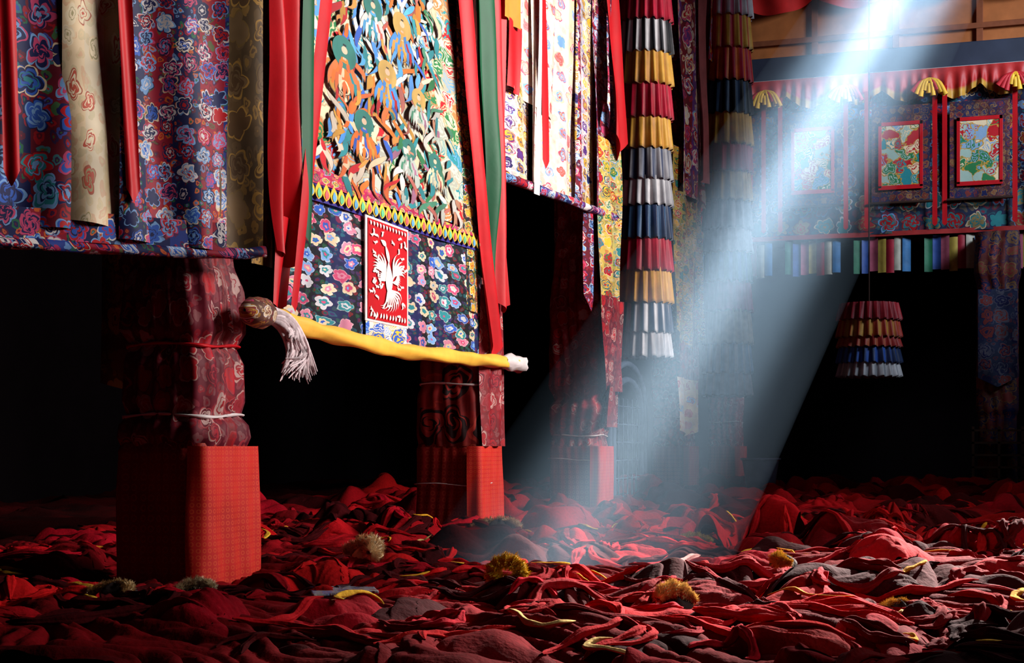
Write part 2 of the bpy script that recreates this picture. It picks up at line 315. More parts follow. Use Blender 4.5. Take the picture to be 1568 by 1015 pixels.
for s in(.3,2.8):
    x,y=pa(s); V,F=tubeVF([(x,y,6.2),(x,y,9),(x,y,11.6)],.012,6); mesh_np('hanging_cord',V,F,M['wood_dark'],parent=e)
# ---------------------------------------------------------------- banner B
e=empty('applique_thangka_banner')
def yl(z): return 9.06+.24*(z-1.85)
def yr(z): return 13.62-.36*(z-1.85)
def bsheet(nm,z0,z1,m,off,fl=0.,fr=0.,**k):
    return sheet(nm,R(yl(z0)+fl),R(yr(z0)-fr),z0,z1,m,e,at=R(yl(z1)+fl),bt=R(yr(z1)-fr),z0b=z0+k.pop('dz',0.),off=off,nu=120,nv=50,**k)
bsheet('blossom_panel',1.85,2.95,B2,.02,fold=.02,freq=5,seed=.4,dz=.02)
bsheet('figured_panel',2.98,7.0,B1,.02,fold=.012,freq=4,seed=.9,dz=.12)
bsheet('magenta_band',2.93,3.06,flower('magenta_bead_band',6,14,[(.38,.01,.07)],1,[YEL,GRN,PNK],4,.36,.1,.3),.045,fold=.01,freq=4,dz=.1)
bsheet('lotus_ground',2.80,2.945,plain('lotus_band_blue',(.03,.02,.18),.6),.042,fold=.01,freq=4,dz=.1)
ac=Acc()
def leaf(ac,y,z,ln,wd,ang,col,x,sy=1.,bend=0.,n=9):
    t=np.linspace(0,1,n); h=wd*np.sin(np.pi*t**.8)
    cx_=t*ln; cy_=bend*ln*np.sin(t*np.pi*.9)*t
    q=np.concatenate([np.stack([cx_,cy_+h],-1),np.stack([cx_,cy_-h],-1)]); ca,sa=math.cos(ang),math.sin(ang)
    Y=y+(q[:,0]*ca-q[:,1]*sa)*sy; Z=z+q[:,0]*sa+q[:,1]*ca; V=np.stack([np.full(len(Y),x)+.004*np.tile(np.sin(np.pi*t),2),Y,Z],-1)
    F=[(i,i+1,n+i+1,n+i) for i in range(n-1)]; ac.add(V,F,col)
n=30
for i in range(n):
    y=9.35+(13.15-9.35)*i/(n-1); zz=2.81+.1*i/(n-1)
    leaf(ac,y,zz,.13,.055,math.pi/2,YEL,ROW+.075,1.15)
    leaf(ac,y,zz+.01,.08,.03,math.pi/2,[(.7,.1,.1),(.1,.3,.5),(.1,.4,.2)][i%3],ROW+.08,1.15)
ac.obj('lotus_petals',M['silk'],e,False)
ac=Acc(); SY=2.5; lay=[ROW+.046]
def st(y,z,ln,wd,ang,col,bend=0.,o=1.15):
    lay[0]+=.000003
    leaf(ac,y,z,ln*1.03,wd*o,ang,(.08,.04,.03),lay[0],SY,bend,10); lay[0]+=.000003
    leaf(ac,y,z,ln,wd,ang,np.array(col)*rng.uniform(.6,.95),lay[0]+.0008,SY,bend,10)
def disc(y,z,r,col,sq=1.):
    lay[0]+=.00001; t=np.linspace(0,math.pi,14); c=np.cos(t)*r; s=np.sin(t)*r*sq
    V=np.concatenate([np.stack([np.full(14,lay[0]+.0044),y+c*SY,z+s],-1),np.stack([np.full(14,lay[0]+.0044),y+c*SY,z-s],-1)])
    ac.add(V,[(i,i+1,15+i,14+i) for i in range(13)],col)
def in_b(y,z): return yl(z)+.28<y<yr(z)-.48 and z>3.12
warm=[(ORG,BLU,(.6,.5,.4),GLD),((.6,.12,.03),ORG,CRM,TEAL),((.05,.2,.5),(.65,.25,.05),GLD,RED)]
cool=[(CRM,TEAL,(.4,.46,.38),(.35,.1,.08)),((.36,.40,.36),(.05,.2,.12),(.5,.48,.44),(.30,.12,.2)),((.5,.5,.45),TEAL,(.45,.2,.12),GRN)]
blue=[((.08,.25,.6),(.55,.57,.57),(.1,.35,.6),(.55,.45,.3)),((.55,.52,.5),(.07,.3,.55),TEAL,(.4,.08,.06))]
def palette(y,z):
    f=(y-yl(z))/(yr(z)-yl(z))
    if z>4.1 and f<.7: return blue[rng.randint(2)] if rng.rand()<.55 else warm[rng.randint(3)]
    return warm[rng.randint(3)] if f<.5 else cool[rng.randint(3)]
for k in range(900):
    z=rng.uniform(3.12,6.9); y=rng.uniform(9.4,13.0)
    if not in_b(y,z): continue
    p=palette(y,z); st(y,z,rng.uniform(.10,.28),rng.uniform(.010,.026),-1.57+rng.uniform(-.7,.7),p[rng.randint(4)],rng.uniform(-.6,.6))
for zi in range(9):
    for yi in range(4):
        fz=3.50+.46*zi+rng.uniform(-.06,.06); fy=9.8+.78*yi+(.38 if zi%2 else 0)+rng.uniform(-.1,.1); s=rng.uniform(.32,.48)
        if not(in_b(fy-.15,fz) and in_b(fy+.3,fz)): continue
        p=palette(fy,fz); lo_=max(.3,min(1.,(fz-3.1)/(.62*s)))
        disc(fy,fz+.18*s,.19*s,np.array((.02,.12,.10) if rng.rand()<.5 else (.35,.22,.06))*1.,1.4)
        for k in range(9): st(fy+(k-4)*.03*s*2,fz+.05*s,lo_*s*(.66-.03*abs(k-4)),s*.042,-1.57+(k-4)*.06,p[[0,1,0,2,0,1,0,3,0][k]],(k-4)*.03)
        for sg in(-1,1):
            st(fy+sg*.02,fz+.12*s,s*.30,s*.035,-1.57+sg*.7,p[0],-sg*.5); st(fy+sg*.12*s*2,fz-.02*s,lo_*s*.5,s*.020,-1.57+sg*.3,p[2],-sg*.9)
        st(fy,fz-.08*s,s*.26,s*.06,1.57,p[1]); st(fy,fz-.02*s,s*.18,s*.03,1.57,(.50,.32,.22))
        disc(fy,fz+.22*s,.048*s,(.50,.32,.22),1.3); st(fy,fz+.26*s,s*.09,s*.028,1.57,(.02,.02,.03))
ac.obj('applique_figures',M['silk'],e,False)
V,F=boxVF(ROW+.055,ROW+.065,10.48,11.38,2.0,2.84); mesh_np('panel_border',V,F,M['khata'],parent=e,smooth=False)
V,F=boxVF(ROW+.066,ROW+.072,10.52,11.34,2.02,2.82); mesh_np('panel_red',V,F,M['ribbon'],parent=e,smooth=False)
ac=Acc(); PW=(.78,.70,.64); x=ROW+.08
leaf(ac,10.93,2.24,.28,.045,1.6,PW,x,1.6); leaf(ac,10.93,2.50,.16,.020,1.9,PW,x,1.6); leaf(ac,10.87,2.64,.08,.022,2.7,PW,x,1.6)
for k in range(7):
    leaf(ac,11.0,2.42-.01*k,.17+.012*k,.013,-.1+.22*k,PW,x,1.6,.3); leaf(ac,10.86,2.42-.01*k,.16+.01*k,.013,3.25-.22*k,PW,x,1.6,-.3)
    leaf(ac,10.99+.01*k,2.36,.10,.010,-.5+.2*k,PW,x,1.6,.3); leaf(ac,10.87,2.36,.10,.010,3.6-.2*k,PW,x,1.6,-.3)
for k in range(9): leaf(ac,10.93,2.30,.20,.010,-2.4+.22*k,PW,x,1.5,.5)
for k in range(60):
    a=rng.uniform(0,6.28); yy=rng.uniform(10.58,11.26); zz=rng.uniform(2.07,2.76)
    if abs(yy-10.93)<.17 and 2.25<zz<2.65: continue
    leaf(ac,yy,zz,.055,.009,a,PW,x,1.6,.6); leaf(ac,yy,zz,.045,.008,a+1.2,PW,x,1.6,-.6)
for k in range(12):
    leaf(ac,10.55+.065*k,2.035,.05,.012,1.2+.2*(k%3),PW,x,1.3); leaf(ac,10.55+.065*k,2.805,.04,.012,-1.4,PW,x,1.3)
ac.obj('phoenix_applique',M['silk'],e,False)
sheet('pale_picture',R(10.5),R(11.35),1.83,2.0,thangka_mat('pale_picture',5,9,[WHT,LB,WHT,BLU,YEL,WHT]),e,off=.06,fold=.005,nu=20,nv=10)
sheet('border_strip',R(12.9),R(13.3),2.3,7.0,B3,e,at=R(12.45),bt=R(12.95),off=.03,fold=.02,nu=20,nv=40)
sheet('left_border_strip',R(8.78),R(9.1),2.25,7.0,A4,e,off=-.03,fold=.02,nu=20,nv=40,seed=4)
sheet('blossom_edge_fill',R(13.2),R(13.75),1.9,3.1,B2,e,at=R(13.0),bt=R(13.4),off=-.01,fold=.02,nu=30,nv=20)
pts=smooth_path([(ROW+.1,8.75,1.90),(ROW+.1,9.4,1.85),(ROW+.1,11,1.80),(ROW+.1,12.8,1.83),(ROW+.1,14.25,1.86)],90)
V,F=tubeVF(pts,.062*(1+.10*np.sin(np.linspace(0,60,90))),18,3,.12,1,25); mesh_np('saffron_roll',V,F,M['yellow'],parent=e)
V,F=tubeVF([(ROW+.1,13.85,1.86),(ROW+.1,14.0,1.86),(ROW+.1,14.2,1.86),(ROW+.1,14.42,1.86),(ROW+.1,14.5,1.86)],[.05,.09,.075,.09,.02],16,5,.15,1,6); mesh_np('roll_end_binding',V,F,M['khata'],parent=e)
V,F=tubeVF([(ROW+.18,8.30,1.88),(ROW+.18,8.33,1.88),(ROW+.18,8.42,1.88),(ROW+.18,8.55,1.88),(ROW+.18,8.64,1.88),(ROW+.18,8.67,1.88)],[.01,.06,.10,.10,.06,.03],20,7,.05); mesh_np('roll_end_knob',V,F,M['knob'],parent=e,uv=V[:,1:3])
ac=Acc()
for k in range(90):
    r1,r2,r3=rng.rand(3)-.5
    p=smooth_path([(ROW+.14,8.68+.05*r1,1.90+.08*r2),(ROW+.2+.05*r1,8.86+.14*r2,1.83+.12*r3),(ROW+.22+.06*r2,8.98+.3*r3,1.68+.1*r1),(ROW+.2+.08*r3,9.04+.5*r1,1.52+.16*r2)],14)
    V,F=tubeVF(p,np.linspace(.022,.004,14),6); ac.add(V,F,np.array((.62,.50,.52))*(.5+.7*rng.rand()))
ac.obj('scarf_tassel',M['fur'],e)
sheet('red_drape',R(8.92,.06),R(9.30,.06),2.35,7,M['ribbon'],e,at=R(8.85,.06),bt=R(9.42,.06),fold=.07,freq=30,nu=60,nv=60,seed=.2,off=.02,point=.1)
sheet('red_drape_tail',R(8.88,.08),R(9.08,.08),1.98,2.6,M['ribbon'],e,at=R(8.95,.08),bt=R(9.25,.08),fold=.03,freq=30,nu=20,nv=20,point=.06)
sheet('green_drape',R(9.20,.16),R(9.36,.16),2.5,7,M['green'],e,at=R(9.24,.16),bt=R(9.46,.16),fold=.02,freq=30,nu=16,nv=40,point=.1)
sheet('narrow_streamer',R(8.98,.17),R(9.10,.17),1.98,7,M['ribbon'],e,at=R(10.1,.14),bt=R(10.35,.14),fold=.01,freq=30,nu=12,nv=60,point=.05)
sheet('long_red_streamer',R(13.42,.12),R(13.68,.12),2.0,7,M['ribbon'],e,at=R(11.85,.12),bt=R(12.3,.12),fold=.03,freq=24,nu=24,nv=60,point=.12,seed=3)
sheet('green_streamer',R(13.3,.09),R(13.62,.09),2.8,7,M['green'],e,at=R(12.75,.09),bt=R(13.45,.09),fold=.07,freq=22,nu=30,nv=60,point=.2,seed=5)
sheet('red_side_streamer',R(13.72,.1),R(14.02,.1),2.45,7.4,M['ribbon'],e,at=R(13.4,.1),bt=R(13.85,.1),fold=.05,freq=24,nu=30,nv=60,point=.1,seed=6)
V,F=tubeVF([(ROW,8.7,7.0),(ROW,11,7.0),(ROW,14,7.0)],.05,10); mesh_np('hanging_pole',V,F,M['wood_dark'],parent=e)
for y in(9.2,13.5):
    V,F=tubeVF([(ROW,y,7.0),(ROW,y,9),(ROW-.2,y,11.3)],.012,6); mesh_np('hanging_cord',V,F,M['wood_dark'],parent=e)
# ---------------------------------------------------------------- banner C
e=empty('ivory_brocade_banner')
TOPC=8.5
def zc(y): return 3.80+(4.10-3.80)*(y-14.03)/(18.9-14.03)
for nm,y0,y1,m,of in [('checked_panel',13.9,15.1,C2,.0),('ivory_panel',15.0,16.75,C1,.02),('violet_panel',16.7,17.9,C2,.0),('medallion_panel',17.75,18.95,C3,.02)]:
    sheet(nm,R(y0),R(y1),zc(y0),TOPC,m,e,z0b=zc(y1),fold=.03,freq=5,off=of,seed=y0,nu=70,nv=50)
sheet('ivory_upper',R(14.1,.03),R(15.9,.03),4.75,TOPC,C1,e,fold=.03,freq=5,nu=50,nv=30,seed=2.2)
sheet('gold_strip',R(13.8,.1),R(14.35,.1),5.35,TOPC,plain('old_gold_cloth',(.42,.18,.02)),e,fold=.03,freq=14,nu=24,nv=30,at=R(13.7,.1),bt=R(14.5,.1))
sheet('red_strip',R(14.0,.09),R(14.45,.09),4.7,5.4,M['ribbon'],e,fold=.03,freq=14,nu=24,nv=20)
sheet('red_pennant',R(15.35,.08),R(15.5,.08),4.2,TOPC,M['ribbon'],e,at=R(14.7,.08),bt=R(15.3,.08),fold=.02,freq=14,nu=16,nv=40,point=.1)
sheet('cream_cord_strip',R(14.95,.1),R(15.1,.1),3.75,TOPC,M['khata'],e,fold=.01,freq=14,nu=8,nv=40,at=R(15.25,.1),bt=R(15.35,.1))
sheet('violet_cord_strip',R(16.75,.07),R(16.95,.07),3.9,TOPC,C3,e,fold=.02,freq=14,nu=12,nv=40)
sheet('red_tail_streamer',R(18.4,.12),R(19.0,.12),5.1,TOPC,M['ribbon'],e,at=R(17.6,.12),bt=R(18.1,.12),fold=.05,freq=12,nu=24,nv=40,point=.3)
sheet('brocade_tail_streamer',R(17.9,.1),R(18.3,.1),5.4,TOPC+.2,C3,e,at=R(18.3,.1),bt=R(18.9,.1),fold=.05,freq=12,nu=24,nv=40,point=.3)
pts=[(ROW+.03,y,zc(y)-.02) for y in np.linspace(13.9,19.0,40)]; V,F=tubeVF(pts,.05,12,3,.1,1,20); mesh_np('rolled_hem',V,F,C3,parent=e,uv=V[:,1:3])
V,F=tubeVF([(ROW,13.7,TOPC),(ROW,16,TOPC),(ROW,19.1,TOPC)],.05,10); mesh_np('hanging_pole',V,F,M['wood_dark'],parent=e)
for y in(14.4,18.5):
    V,F=tubeVF([(ROW,y,TOPC),(ROW,y,10),(ROW-.2,y,11.3)],.012,6); mesh_np('hanging_cord',V,F,M['wood_dark'],parent=e)
e=empty('pillar_brocade_hanging')
sheet('yellow_brocade',R(17.75,.06),R(18.95,.06),2.75,5.0,C4,e,fold=.05,freq=9,nu=40,nv=40,point=.25,seed=1)
sheet('navy_edge',R(17.4,.0),R(17.8,.0),2.9,4.0,C3,e,fold=.03,freq=9,nu=20,nv=20,point=.2)
sheet('red_brocade',R(17.85,.12),R(18.98,.12),1.72,2.95,PB,e,fold=.06,freq=8,nu=40,nv=40,seed=3)
sheet('red_brocade_lower',R(18.0,.1),R(18.85,.1),1.25,1.8,PB,e,at=R(18.2,.1),bt=R(18.75,.1),fold=.05,freq=10,nu=30,nv=20,seed=5)
e=empty('pillar_brocade_hanging')
sheet('maroon_brocade',R(23.2,.05),R(25.3,.05),5.2,10.5,flower('maroon_brocade',2,2.4,[MAR,VIO],.6,[PNK,WHT,VIO,RED,CRM],5,.42,.4,.6),e,fold=.06,freq=5,nu=50,nv=50,seed=3)
sheet('pink_edge',R(24.6,.12),R(25.1,.12),5.6,10.5,plain('pale_rose_silk',(.55,.16,.18)),e,fold=.05,freq=12,nu=20,nv=40,seed=3)
sheet('yellow_brocade',R(23.0,.0),R(25.3,.0),2.9,5.9,C4,e,fold=.06,freq=6,nu=50,nv=40,seed=4,point=.3)
sheet('rose_brocade',R(23.6,-.02),R(25.0,-.02),1.9,3.0,PB,e,fold=.05,freq=6,nu=40,nv=30,seed=6)
sheet('orange_brocade',R(26.5,.0),R(30.6,.0),8.2,11.2,ORN,e,fold=.06,freq=3,nu=50,nv=40,seed=6)
sheet('white_scarf',R(22.6,.15),R(23.9,.15),1.25,2.1,C1,e,at=R(22.4,.15),bt=R(24.0,.15),fold=.06,freq=6,nu=30,nv=20,seed=6,point=.1)
# ---------------------------------------------------------------- tiered victory banners
def victory(cx,cy,rad,zb,tiers,npl=20,name='tiered_victory_banner'):
    e=empty(name); ac=Acc(); z=zb
    ns=npl*8; th=np.linspace(0,2*math.pi,ns,endpoint=False)
    for ti,(h,c1,c2) in enumerate(tiers):
        nv=12; t=np.linspace(0,1,nv); T,Q=np.meshgrid(th,t,indexing='ij')
        k=npl+ti%3; ph=ti*1.3
        wob=np.sin(k*T+ph+.5*np.sin(3*T+ti))
        r=rad*(1.05-.10*Q)+rad*.075*(1-Q*.6)*wob+rad*.02*np.sin(2.3*k*T+ti)
        zz=z-.04+(h+.05)*Q+.014*(1-Q)*wob
        V=np.stack([cx+r*np.cos(T),cy+r*np.sin(T),zz],-1).reshape(-1,3)
        mixf=np.clip((np.sin(k*T+ph+.9)*1.6+.5),0,1)[...,None]  # lit and dark sides of the pleats put into the colour
        C=np.array(c1)*mixf+np.array(c2)*(1-mixf)
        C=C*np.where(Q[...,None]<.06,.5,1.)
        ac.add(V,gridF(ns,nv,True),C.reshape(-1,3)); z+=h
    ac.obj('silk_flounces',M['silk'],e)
    V,F=tubeVF([(cx,cy,zb+.1),(cx,cy,(zb+z)/2),(cx,cy,z+.02)],[rad*.8]*3,24); mesh_np('inner_drum',V,F,M['hall_shade'],parent=e)
    V,F=tubeVF([(cx,cy,z),(cx,cy,(z+11.3)/2),(cx,cy,max(z+.1,11.3))],.015,6); mesh_np('hanging_cord',V,F,M['wood_dark'],parent=e)
K=BLACK; nb=(.015,.03,.09); GY=(.30,.30,.34); W2=(.66,.64,.68); CR=(.5,.008,.04); YY=(.75,.40,.06)
s1_=.00935
t1=[(s1_*h,a,b) for h,a,b in [(38,W2,GY),(46,nb,W2),(50,YY,(.5,.22,.03)),(50,CR,(.3,.005,.03)),(52,nb,(.03,.09,.2)),(40,GY,W2),(48,GY,nb),(48,YY,(.5,.22,.04)),(52,CR,(.3,.005,.02)),(50,YY,(.5,.22,.04)),(50,K,W2),(50,CR,(.4,.01,.04)),(50,YY,(.5,.2,.04)),(50,W2,LB),(50,CR,CR),(50,YY,YY)]]
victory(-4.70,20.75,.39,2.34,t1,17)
s2=.0122
t2=[(s2*h,a,b) for h,a,b in [(35,W2,(.45,.55,.65)),(45,LB,W2),(50,CRM,(.6,.45,.25)),(46,PNK,(.45,.03,.1)),(45,TEAL,LB),(36,W2,(.6,.6,.65)),(43,GY,W2),(45,YY,(.5,.25,.05)),(42,CR,(.4,.01,.05)),(48,YY,(.5,.25,.04)),(50,K,(.04,.08,.16)),(50,CR,ORG),(50,YY,CR),(50,W2,PNK)]]
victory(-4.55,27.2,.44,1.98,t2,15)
e_t=[(.28,W2,GY),(.32,nb,BLU),(.2,(.3,.02,.02),(.4,.08,.03)),(.35,(.35,.03,.02),GLD),(.3,(.3,.01,.02),(.2,.01,.02))]
victory(-2.15,30.2,.6,2.45,e_t,22)
# ---------------------------------------------------------------- back gallery
YB=32.0; e=empty('back_gallery')
box('main_beam',-9,9,YB-.15,YB+.35,9.0,9.55,M['beam'],e,.03)
box('beam_moulding',-9,9,YB-.22,YB-.15,8.93,9.03,M['khata'],e,.01)
box('timber_wall',-9,9,YB+.1,YB+.25,9.55,13,M['wood'],e)
for x in np.arange(-8.6,9,1.72): box('timber_mullion',x-.07,x+.07,YB+.0,YB+.1,9.55,13,M['mull'],e,.01)
box('timber_rail',-9,9,YB-.02,YB+.1,9.85,9.97,M['mull'],e,.01)
for i,x in enumerate(np.arange(-8.5,8.5,1.7)):
    sheet('draped_red_cloth',(x+1.7,YB-.25),(x,YB-.25),10.75,13,M['crimson'],e,fold=.06,freq=7,sag=.3,nu=40,nv=20,seed=i,off=0)
sheet('gallery_brocade',(8.5,YB-.1),(-8.5,YB-.1),5.58,8.95,G1,e,fold=.05,freq=3,nu=260,nv=40,seed=.3)
sheet('lattice_brocade_band',(8.5,YB-.2),(-8.5,YB-.2),5.55,6.4,G2,e,fold=.03,freq=3,nu=260,nv=12,seed=1.3)
sheet('red_hem',(8.5,YB-.24),(-8.5,YB-.24),5.5,5.6,plain('faded_red_hem',(.3,.02,.02)),e,fold=.03,freq=3,nu=200,nv=4)
ac=Acc()
xs=np.linspace(-8.5,8.5,1100); nv=10; t=np.linspace(0,1,nv); X,Q=np.meshgrid(xs,t,indexing='ij')
sw=np.abs(np.sin(X*math.pi/1.0)); zb=8.62-.28*sw
Yv=YB-.3-.06*(1-Q)*np.sin(X*26+np.sin(X*5)); Zv=zb+(9.0-zb)*Q
C=np.where((Q[...,None]<.25),np.array(GLD),np.array((.42,.02,.02)))
ac.add(np.stack([X,Yv,Zv],-1).reshape(-1,3),gridF(len(xs),nv),C.reshape(-1,3))
for i,xc in enumerate(np.arange(-7.9,8,1.72)):
    for k in range(9):
        p=smooth_path([(xc,YB-.45,8.75),(xc+.05*(k-4),YB-.5,8.66),(xc+.085*(k-4),YB-.48,8.5-.12*((k*7)%3)/2)],8)
        V,F=tubeVF(p,np.linspace(.03,.06,8),8); ac.add(V,F,YEL if (k%3 and i%2==0) or k in(3,4,5) else (.5,.02,.03))
ac.obj('ruffled_valance',M['silk'],e)
mount=flower('thangka_mount_brocade',6,6,[(.06,.015,.02),(.02,.02,.06)],.4,[(.2,.1,.04),(.15,.02,.02),NAVY],4,.45,.2,.5,outs=[(.2,.1,.04),NAVY])
for i,xc in enumerate([-5.2,-3.44,-1.6,0.0,1.75,3.5,5.3]):
    t=empty('framed_thangka_scroll'); t.parent=e
    sheet('brocade_mount',(xc+.60,YB-.35),(xc-.60,YB-.35),6.2,8.25,mount,t,fold=.01,nu=12,nv=12,seed=i)
    for q in ((xc-.46,xc-.39,6.5,7.9),(xc+.39,xc+.46,6.5,7.9),(xc-.46,xc+.46,6.46,6.55),(xc-.46,xc+.46,7.82,7.9)):
        box('red_frame',q[0],q[1],YB-.40,YB-.375,q[2],q[3],M['ribbon'],t,.005)
    sheet('painting',(xc+.40,YB-.385),(xc-.40,YB-.385),6.53,7.85,T1,t,fold=.004,nu=12,nv=12,seed=i)
    V,F=tubeVF([(xc-.66,YB-.40,6.18),(xc,YB-.40,6.18),(xc+.66,YB-.40,6.18)],.03,10); mesh_np('scroll_rod',V,F,M['wood_dark'],parent=t)
    for s in(-1,1):
        sheet('red_side_ribbon',(xc+s*.70+.05,YB-.36),(xc+s*.70-.05,YB-.36),5.7,8.6,M['ribbon'],t,fold=.01,nu=6,nv=20,point=.05)
ac=Acc(); cols=[(.05,.12,.45),(.03,.2,.5),(.5,.02,.05),(.55,.12,.2),(.02,.2,.1),(.65,.6,.5),(.7,.5,.1)]
x=-8.3;k=0
while x<8.3:
    if k%7==6: x+=.28
    w=.17; c=np.array(cols[(k*3)%7])*.6
    U,Q=np.meshgrid(np.linspace(0,1,5),np.linspace(0,1,6),indexing='ij')
    V=np.stack([x+U*w,YB-.15-.03*np.sin(U*3.14+k),4.74+.03*math.sin(k*2)+.72*Q],-1).reshape(-1,3); ac.add(V,gridF(5,6),c); x+=w; k+=1
ac.obj('rainbow_pelmet',M['silk'],e)
box('lower_beam',-9,9,YB+.05,YB+.45,5.4,6.0,M['wood_dark'],e)
box('shade_backing',-9,9,35.4,35.5,0,6,M['hall_shade'],e)  # black sheet added to stand in for the dark behind the opening
DP=flower('dim_pillar_brocade',3,3,[(.12,.02,.02),(.05,.02,.05)],.5,[(.2,.03,.03),NAVY,(.15,.07,.03)],5,.45,.3,.5,dark=.8,outs=[(.2,.1,.04),NAVY]); DH=flower('dim_blue_hanging',3,3,[(.02,.03,.08)],.5,[(.2,.03,.03),NAVY,(.1,.1,.15)],5,.45,.3,.5,dark=.8,outs=[(.1,.1,.15),NAVY])
for x in(-.2,5.0):
    p=empty('back_bay_pillar'); cx=x+.55; cy=31.4
    ring_col('brocade_wrap',cx,cy,[(0,1.),(.2,.95),(1.6,.9),(1.75,1.0),(4.3,.98),(4.6,1.1),(5.4,1.05)],.8,DP,p,64,.02,14)
    sheet('blue_hanging',(cx+.38,cy-.5),(cx-.38,cy-.5),2.4,4.2,DH,p,fold=.03,nu=24,nv=20,point=.2)
    for k in range(5): box('rack_shelf',cx-.5,cx+.5,cy-.75,cy-.55,.3+.25*k,.34+.25*k,M['rack'],p)
    for s in(-.5,0,.45): box('rack_post',cx+s,cx+s+.05,cy-.75,cy-.55,.0,1.4,M['rack'],p)
# ---------------------------------------------------------------- arched throne back
e=empty('arched_throne_back'); TB=plain('painted_throne_blue',(.12,.16,.25))
def arch(r,cy,zt,x):
    return [(x,cy-r,.0),(x,cy-r,zt*.5),(x,cy-r,zt-r*.5)]+[(x,cy-r*math.cos(a),zt-r*.5+r*.5*math.sin(a)) for a in np.linspace(.2,math.pi-.2,12)]+[(x,cy+r,zt-r*.5),(x,cy+r,zt*.5),(x,cy+r,0)]
for r in(1.2,.95):
    V,F=tubeVF(arch(r,22.2,2.3-(1.2-r),-5.3),.05,10); mesh_np('arch_rail',V,F,TB,parent=e)
for k in range(7):
    V,F=tubeVF([(-5.3,21.3+k*.3,0.1),(-5.3,21.3+k*.3,1.0),(-5.3,21.3+k*.3,1.75)],.012,6); mesh_np('lattice_bar',V,F,TB,parent=e)
for k in range(5):
    V,F=tubeVF([(-5.3,21.2,.5+k*.28),(-5.3,22.2,.5+k*.28),(-5.3,23.2,.5+k*.28)],.012,6); mesh_np('lattice_rail',V,F,TB,parent=e)
e=empty('dim_inner_hanging')
sheet('old_brocade',(-6.6,9.8),(-5.9,9.9),1.5,4,A4,e,fold=.05,freq=12,nu=30,nv=20,point=.1)
V,F=tubeVF([(-6.9,9.85,4),(-6.2,9.85,4),(-5.5,9.85,4)],.04,8); mesh_np('pole',V,F,M['wood_dark'],parent=e)
for x_ in(-6.8,-5.6):
    V,F=tubeVF([(x_,9.85,4),(x_,9.85,8),(x_,9.85,12)],.012,6); mesh_np('cord',V,F,M['wood_dark'],parent=e)
# ---------------------------------------------------------------- robes
HG=np.zeros((400,700))
def hput(V):
    ix=((V[:,0]+10)/.05).astype(int); iy=(V[:,1]/.05).astype(int); ok=(ix>=0)&(ix<400)&(iy>=0)&(iy<700)
    np.maximum.at(HG,(ix[ok],iy[ok]),V[ok,2])
def hget(x,y):
    ix=np.clip(((np.asarray(x)+10)/.05).astype(int),0,399); iy=np.clip((np.asarray(y)/.05).astype(int),0,699)
    return HG[ix,iy]
def camxy(X,Y): return X*CT+Y*ST, -X*ST+Y*CT
def inpil(X,Y,m=.05):
    for y in PY:
        if ROW-W-m<X<ROW+m and y-W-m<Y<y+m: return True
    return False
ac=Acc()
def folds(x,y,s,al,k):
    """cloth folds in metres: long rounded ridges with tight valleys, three scales"""
    wx=x+.22*(vn(x*2.2,y*2.2,s)-.5)*2+.03*(vn(x*9,y*9,s+3)-.5)*2; wy=y+.22*(vn(x*2.2,y*2.2,s+1)-.5)*2+.03*(vn(x*9,y*9,s+5)-.5)*2
    q=math.cos(al)*wx+math.sin(al)*wy; p=-math.sin(al)*wx+math.cos(al)*wy
    f1=np.abs(np.sin(q*k+3.0*vn(p*1.4,q*1.4,s+7)))
    f2=np.abs(np.sin((.95*q+.3*p)*k*1.9+4*vn(p*2.2,q*3,s+9)))
    f3=np.abs(np.sin((.5*p-.85*q)*k*3.0+5*vn(x*5,y*5,s+15)))
    m=np.clip(vn(x*2.6+7,y*2.6,s+12)*2.6-.7,0,1)
    return (f1**.6*m+(1-m)*(.5+.3*f2**.7)), f2**.6*(.35+.65*m), f3**.6*(.2+.6*m)
def base_patch(x0,x1,y0,y1,d,dark=1.):
    xs=np.arange(x0,x1,d); ys=np.arange(y0,y1,d); X,Y=np.meshgrid(xs,ys,indexing='ij')
    f1,f2,f3=folds(X,Y,4.,.9,12.); n=vn(X*1.1,Y*1.1,2.)
    Z=.01+.16*np.clip(n-.25,0,1)+.09*f1*(.3+n)+.030*f2+.012*f3
    ais=np.exp(-((Y-10.45)/.40)**4)*(X>-3.6)*np.clip(vn(X*2.1,3.+0*Y,5.)*3.,0,1); Z=np.where(ais>.5,-.03,Z*(1-.8*ais))
    Z=np.where(vn(X*.8,Y*.8,9.)<.10,-.03,Z)
    for y in PY: Z=np.where((X>ROW-W-.04)&(X<ROW+.07)&(Y>y-W-.05)&(Y<y+.05),-.05,Z)
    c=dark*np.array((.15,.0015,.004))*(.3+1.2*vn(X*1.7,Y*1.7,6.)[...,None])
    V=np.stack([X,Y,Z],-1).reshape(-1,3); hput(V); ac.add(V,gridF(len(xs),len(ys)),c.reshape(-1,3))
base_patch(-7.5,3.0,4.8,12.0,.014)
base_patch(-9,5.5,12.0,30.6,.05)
base_patch(-15,-7.45,5,12,.08,.2); base_patch(-15,-8.95,12,31,.1,.2)  # left aisle robes darkened in colour to stand in for shade
